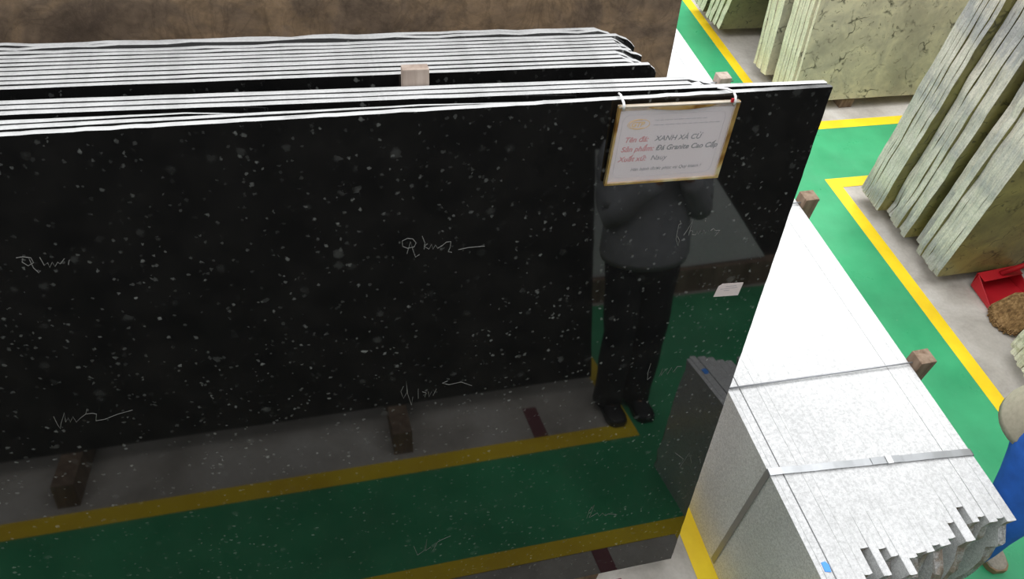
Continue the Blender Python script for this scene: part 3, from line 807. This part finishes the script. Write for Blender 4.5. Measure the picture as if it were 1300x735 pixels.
def person(root, J, clothes, heading):
    """J: joint positions relative to the root; heading: unit vector the figure faces"""
    F = Vector(heading).normalized(); S = F.cross(Vector((0, 0, 1))).normalized()   # S: figure's right
    k = Skel()
    k.add('pelvis', J['pelvis'], (.10, .08)).add('waist', J['pelvis'].lerp(J['chest'], .5), (.10, .08), 'pelvis').add('chest', J['chest'], (.11, .085), 'waist')
    k.add('neck', J['neck'], .055, 'chest').add('chin', J['neck'].lerp(J['head'], .45)+F*.012, .062, 'neck').add('head', J['head'], (.076, .09), 'chin').add('crown', J['head']+(J['head']-J['neck']).normalized()*.07, .062, 'head')
    k.add('nose', J['head']+F*.10-Vector((0, 0, .02)), .014, 'head')
    for sd, sg_ in (('r', 1), ('l', -1)):
        k.add('ear'+sd, J['head']+S*sg_*.082-Vector((0, 0, .012)), .014, 'head')
        k.add('sh'+sd, J['sh'+sd]-Vector((0, 0, .03)), .045, 'chest').add('el'+sd, J['el'+sd], .042, 'sh'+sd).add('wr'+sd, J['wr'+sd], .027, 'el'+sd)
        d = (J['wr'+sd]-J['el'+sd]).normalized(); pal = J['wr'+sd]+d*.06
        k.add('palm'+sd, pal, (.036, .018), 'wr'+sd)
        ac = d.cross(Vector((0, 0, 1))); ac = ac.normalized() if ac.length > .05 else S
        dn = d.cross(ac).normalized()
        for q, (off, ln) in enumerate(((-.027, .062), (-.009, .074), (.009, .070), (.026, .054))):
            b0 = pal+d*.045+ac*off
            k.add('f%s%d' % (sd, q), b0, .0095, 'palm'+sd).add('g%s%d' % (sd, q), b0+d*ln*.55+dn*.008, .0088, 'f%s%d' % (sd, q)).add('h%s%d' % (sd, q), b0+d*ln+dn*.028, .0078, 'g%s%d' % (sd, q))
        tb = J['wr'+sd]+d*.03-ac*.034
        k.add('t'+sd, tb, .011, 'palm'+sd).add('u'+sd, tb+d*.035-ac*.022+dn*.012, .0095, 't'+sd)
        k.add('hip'+sd, J['hip'+sd], .065, 'pelvis').add('kn'+sd, J['kn'+sd], .050, 'hip'+sd).add('an'+sd, J['an'+sd], .032, 'kn'+sd).add('ft'+sd, J['an'+sd]+(J['toe'+sd]-J['an'+sd])*.55-Vector((0, 0, .02)), .024, 'an'+sd)
    skin_mesh('body', k.v, k.e, k.r, M['skin'], root)
    # trousers: hips narrowing into two legs
    def loft(bm, rings, seg=20):
        rs = []
        for c, a_, b_ in rings:
            rs.append([bm.verts.new(c+a_*math.cos(2*math.pi*q/seg)+b_*math.sin(2*math.pi*q/seg)) for q in range(seg)])
        for r0, r1 in zip(rs, rs[1:]):
            for q in range(seg): bm.faces.new((r0[q], r0[(q+1) % seg], r1[(q+1) % seg], r1[q]))
        bm.faces.new(rs[0]); bm.faces.new(rs[-1])
    def fold(r, k, q): return r*(1+.05*math.sin(k*2.3+q))
    def limb(bm, pts, rad, wr=.04, n=5, seed=0):
        """tapering sleeve or leg through the joints, with shallow cloth folds"""
        rings = []; cur = 0
        for i in range(len(pts)-1):
            for k in range(n+(1 if i == len(pts)-2 else 0)):
                f = k/n; p = pts[i].lerp(pts[i+1], f); r = rad[i]*(1-f)+rad[i+1]*f
                d = (pts[i+1]-pts[i]).normalized()
                if i > 0 and k == 0: d = (pts[i+1]-pts[i-1]).normalized()
                u = (S-d*S.dot(d)).normalized(); v = d.cross(u)
                r *= 1+wr*math.sin(cur*1.9+seed)
                rings.append((p, u*r, v*r*1.04)); cur += 1
        loft(bm, rings)
    wa = J['pelvis']+Vector((0, 0, .10)); crotch = (J['hipr']+J['hipl'])/2-Vector((0, 0, .10))
    bm = bmesh.new()
    loft(bm, [(wa, S*.155, F*.115), (J['pelvis'], S*.168, F*.128), ((J['hipr']+J['hipl'])/2-Vector((0, 0, .03)), S*.172, F*.125), (crotch, S*.12, F*.09), (crotch-Vector((0, 0, .03)), S*.05, F*.05)])
    for q, sd in enumerate('rl'):
        limb(bm, [J['hip'+sd]+Vector((0, 0, .02)), J['kn'+sd], J['an'+sd]-Vector((0, 0, .045))], [.098, .078, .074], seed=q)
    bmesh.ops.recalc_face_normals(bm, faces=bm.faces[:])
    obj('trousers', bm, clothes['trousers'], root, True)
    up = (J['chest']-J['pelvis']).normalized()
    g = clothes.get('girth', 1)
    bm = bmesh.new(); hm = J['pelvis']-up*clothes.get('hem', .03); sh = (J['shr']+J['shl'])/2
    Fh = (F-up*F.dot(up)).normalized()
    loft(bm, [(hm+up*.002, S*.17*g, Fh*.13*g), (hm-up*.012, S*.205*g, Fh*.162*g), (hm+up*.02, S*.213*g, Fh*.168*g), (hm+up*.12, S*.207*g, Fh*.160*g), (J['pelvis']+up*.14, S*.195, Fh*.15), (J['chest'], S*.195, Fh*.148),
              (sh-up*.06, S*.20, Fh*.135), (sh+up*.02, S*.16, Fh*.105), (J['neck']-up*.03, S*.075, Fh*.075), (J['neck']+up*.015, S*.066, Fh*.068)], 28)
    for q, sd in enumerate('rl'):
        limb(bm, [J['sh'+sd].lerp(J['neck'], .55)-up*.035, J['sh'+sd]+up*.002, J['sh'+sd].lerp(J['el'+sd], .3)-up*.01, J['el'+sd], J['el'+sd].lerp(J['wr'+sd], .96)], [.062, .080, .080, .064, .048], .03, seed=q+2)
    bmesh.ops.recalc_face_normals(bm, faces=bm.faces[:])
    obj('jacket', bm, clothes['jacket'], root, True)
    # hair, eyes
    bm = bmesh.new(); add_tube(bm, [J['head']+F*.078+S*x-Vector((0, 0, .062)) for x in (-.024, 0, .024)], [.002, .005, .002], 8)
    obj('mouth', bm, M['lip'], root, True)
    bm = bmesh.new(); bmesh.ops.create_uvsphere(bm, u_segments=20, v_segments=12, radius=1)
    c = J['head']+(J['head']-J['neck']).normalized()*.052-F*.028
    for v in bm.verts:
        cut = max(0, v.co.y)
        v.co = c+S*v.co.x*.094+F*v.co.y*.102+Vector((0, 0, 1))*(v.co.z*.092)*(1 if v.co.z > 0 else .95)
    bmesh.ops.delete(bm, geom=[v for v in bm.verts if (v.co-c).dot(F) > .012 and v.co.z < c.z+.018], context='VERTS')
    obj('hair', bm, M['hair'], root, True)
    for sg_ in (1, -1):
        bm = bmesh.new(); bmesh.ops.create_uvsphere(bm, u_segments=10, v_segments=8, radius=.009)
        bmesh.ops.translate(bm, verts=bm.verts[:], vec=J['head']+F*.080+S*.031*sg_+Vector((0, 0, .002)))
        obj('eye', bm, M['eye'], root, True)
    # shoes
    for sd in 'rl':
        an, toe = J['an'+sd], J['toe'+sd]
        d = Vector((toe.x-an.x, toe.y-an.y, 0)); L = d.length; d.normalize(); sv = Vector((-d.y, d.x, 0)); 
        heel = Vector((an.x, an.y, an.z-.085))-d*.065
        Lt = L+.065
        prof = [(0, .028, .082), (.08, .037, .105), (.25, .040, .108), (.42, .041, .085), (.6, .046, .058), (.78, .050, .045), (.92, .042, .038), (1, .022, .028)]
        def shell(bm, z0, z1f, grow):
            rings = []
            for u, w, hgt in prof:
                c0 = heel+d*(Lt*u)
                top = z1f(hgt); ring = []
                for q in range(12):
                    a_ = 2*math.pi*q/12
                    ring.append(bm.verts.new(c0+sv*(math.cos(a_)*(w+grow))+Vector((0, 0, z0+(top-z0)*(.5+.5*math.sin(a_))**(.8)))))
                rings.append(ring)
            for a, b in zip(rings, rings[1:]):
                for q in range(12): bm.faces.new((a[q], a[(q+1) % 12], b[(q+1) % 12], b[q]))
            bm.faces.new(rings[0]); bm.faces.new(rings[-1]); bmesh.ops.recalc_face_normals(bm, faces=bm.faces[:])
        bm = bmesh.new(); shell(bm, .014, lambda h_: h_, 0)
        s1 = obj('shoe', bm, clothes['shoe'], root, True)
        bm = bmesh.new(); 
        lo, hi = [], []
        for sgn, seq in ((1, prof), (-1, prof[::-1])):
            for u, w, _ in seq:
                p = heel+d*(Lt*(u*1.03-.015))+sv*sgn*(w+.003)
                lo.append(bm.verts.new((p.x, p.y, heel.z+.001))); hi.append(bm.verts.new((p.x, p.y, heel.z+.028)))
        bm.faces.new(lo); bm.faces.new(hi)
        for i in range(len(lo)):
            j = (i+1) % len(lo); bm.faces.new((lo[i], lo[j], hi[j], hi[i]))
        bmesh.ops.recalc_face_normals(bm, faces=bm.faces[:])
        obj('sole', bm, clothes['sole'], s1)
        bm = bmesh.new()
        for u, hgt, w in ((.38, .083, .026), (.46, .075, .027), (.54, .066, .027), (.62, .057, .027)):
            c0 = heel+d*(Lt*u)+Vector((0, 0, hgt))
            add_tube(bm, [c0-sv*w-Vector((0, 0, .006)), c0+Vector((0, 0, .002))+d*.006, c0+sv*w-Vector((0, 0, .006))], .0032, 5)
        obj('laces', bm, M['white'] if clothes['shoe'] != M['shoe_dark'] else M['shoe_dark'], s1)

V = Vector
# worker beside the grey stack
p1 = empty('person', (1.315, -.12, 0))
tag(p1, 'person in beige jacket, blue trousers and tan-soled sneakers by the grey stack', 'person')
J = dict(pelvis=V((-.02, .06, .90)), chest=V((.0, .0, 1.26)), neck=V((.0, -.04, 1.44)), head=V((-.02, -.09, 1.56)),
         shr=V((-.17, .01, 1.36)), shl=V((.17, -.01, 1.36)), elr=V((-.22, -.12, 1.12)), ell=V((.23, -.10, 1.10)), wrr=V((-.20, -.32, 1.00)), wrl=V((.17, -.32, 1.02)),
         hipr=V((-.105, .05, .86)), hipl=V((.07, .05, .86)), knr=V((-.150, -.12, .48)), knl=V((.10, -.01, .48)), anr=V((-.195, -.12, .087)), anl=V((.095, .00, .087)), toer=V((-.215, -.31, 0)), toel=V((.075, -.19, 0)))
person(p1, J, dict(trousers=M['blue_cloth'], jacket=M['beige'], shoe=M['shoe'], sole=M['shoe_sole'], hem=.13, girth=.9), (-.05, -1, 0))
# colleague standing on the aisle, seen as a reflection in the front slab
p2 = empty('person', (.235, -1.03, 0))
tag(p2, 'person in grey jacket and dark trousers mirrored in the front black slab', 'person')
J = dict(pelvis=V((0, 0, .93)), chest=V((0, 0, 1.26)), neck=V((0, .0, 1.45)), head=V((0, .03, 1.57)),
         shr=V((.18, 0, 1.38)), shl=V((-.18, 0, 1.38)), elr=V((.21, .06, 1.13)), ell=V((-.21, .06, 1.13)), wrr=V((.07, .20, 1.34)), wrl=V((-.07, .20, 1.34)),
         hipr=V((.085, 0, .87)), hipl=V((-.085, 0, .87)), knr=V((.08, .01, .48)), knl=V((-.09, .02, .48)), anr=V((.05, -.02, .087)), anl=V((-.10, -.02, .087)), toer=V((.05, .16, 0)), toel=V((-.10, .16, 0)))
person(p2, J, dict(trousers=M['dark_cloth'], jacket=M['grey_cloth'], shoe=M['shoe_dark'], sole=M['shoe_dark'], hem=.04), (0, 1, 0))

# ------------------------------------------------------------------ what stands on the near side of the aisle (seen mirrored in the front slab)
for i, yb in enumerate((-1.135, -1.158, -1.181)):
    pts = outline(-4.4, .07-.03*i, 0, 1.9, 3000+i*7, rr=.004)
    o = obj('black_granite_slab', slab_bm(pts, .02), [M['dark_stone'], M['edge']]); o.location = (0, yb-.02, .13); o.rotation_euler = (.15, 0, 0)
    tag(o, ('black slab across the aisle, mirrored in the scrawled front slab' if i == 0 else 'black slab across the aisle, %s behind the mirrored one' % ORD[i-1]), 'stone slab', 'black slabs across the aisle')
for x, w in ((-2.38, 'left'), (-.935, 'right')):
    o = obj('timber_bearer', bx(-.045, .045, -1.9, -.93, 0, .127, bev=.004), M['wood']); o.location = (x, 0, 0)
    tag(o, 'timber beam end mirrored above the yellow line, %s one of two' % w, 'timber', 'timber beams across the aisle')
for i, yb in enumerate((-2.10, -2.125)):
    o = obj('black_granite_slab', slab_bm(outline(.25, 4.2, 0, 1.9, 3300+i*7, rr=.004), .02), [M['dark_stone'], M['edge']]); o.location = (0, yb-.02, .17); o.rotation_euler = (.15, 0, 0)
    tag(o, ('black slab farther up the aisle, mirrored right of the grey jacket' if i == 0 else 'black slab hidden just behind the one mirrored by the grey jacket'), 'stone slab', 'black slabs farther up the aisle')
o = obj('grey_granite_offcut', slab_bm([(.3, 0), (1.0, 0), (1.62, .01), (1.05, .80), (.7, .79), (.3, .8)], .02), [M['gray_face'], M['gray_top']]); o.location = (0, -2.085, .17); o.rotation_euler = (.15, 0, 0)
tag(o, 'slant-cut grey granite offcut mirrored behind the grey jacket', 'stone slab')
o = obj('timber_bearer', bx(.2, 4.2, -2.40, -2.03, 0, .167, bev=.005), M['dark_wood'])
tag(o, 'long brown timber base mirrored above the green floor near the paper label', 'timber')

# ------------------------------------------------------------------ light
w = bpy.data.worlds.new('hall_light'); SC.world = w; w.use_nodes = True
w.node_tree.nodes['Background'].inputs['Color'].default_value = (.93, .97, 1, 1)
w.node_tree.nodes['Background'].inputs['Strength'].default_value = .8
def area(name, loc, sx, sy, power, rot=(0, 0, 0), c=(1, 1, 1)):
    L = bpy.data.lights.new(name, 'AREA'); L.shape = 'RECTANGLE'; L.size = sx; L.size_y = sy; L.energy = power; L.color = c
    o = link(bpy.data.objects.new(name, L)); o.location = loc; o.rotation_euler = rot; return o
area('hall_and_fill_light', (1.0, 1.2, 5.8), 5.0, 5.0, 240)
area('hall_and_fill_light', (3.5, 4.5, 5.8), 3.0, 3.0, 300)
area('hall_and_fill_light', (-3.5, -3.0, 5.8), 2.5, 2.5, 60)
area('hall_and_fill_light', (-4.2, 2.6, 5.2), 2.5, 2.5, 260, (0, R(-40), 0))  # added fill with no known fixture, brightens slab ends and faces turned west

vs = SC.view_settings
vs.view_transform = 'Standard'; vs.look = 'None'; vs.gamma = 1; vs.use_curve_mapping = False; vs.exposure = 0
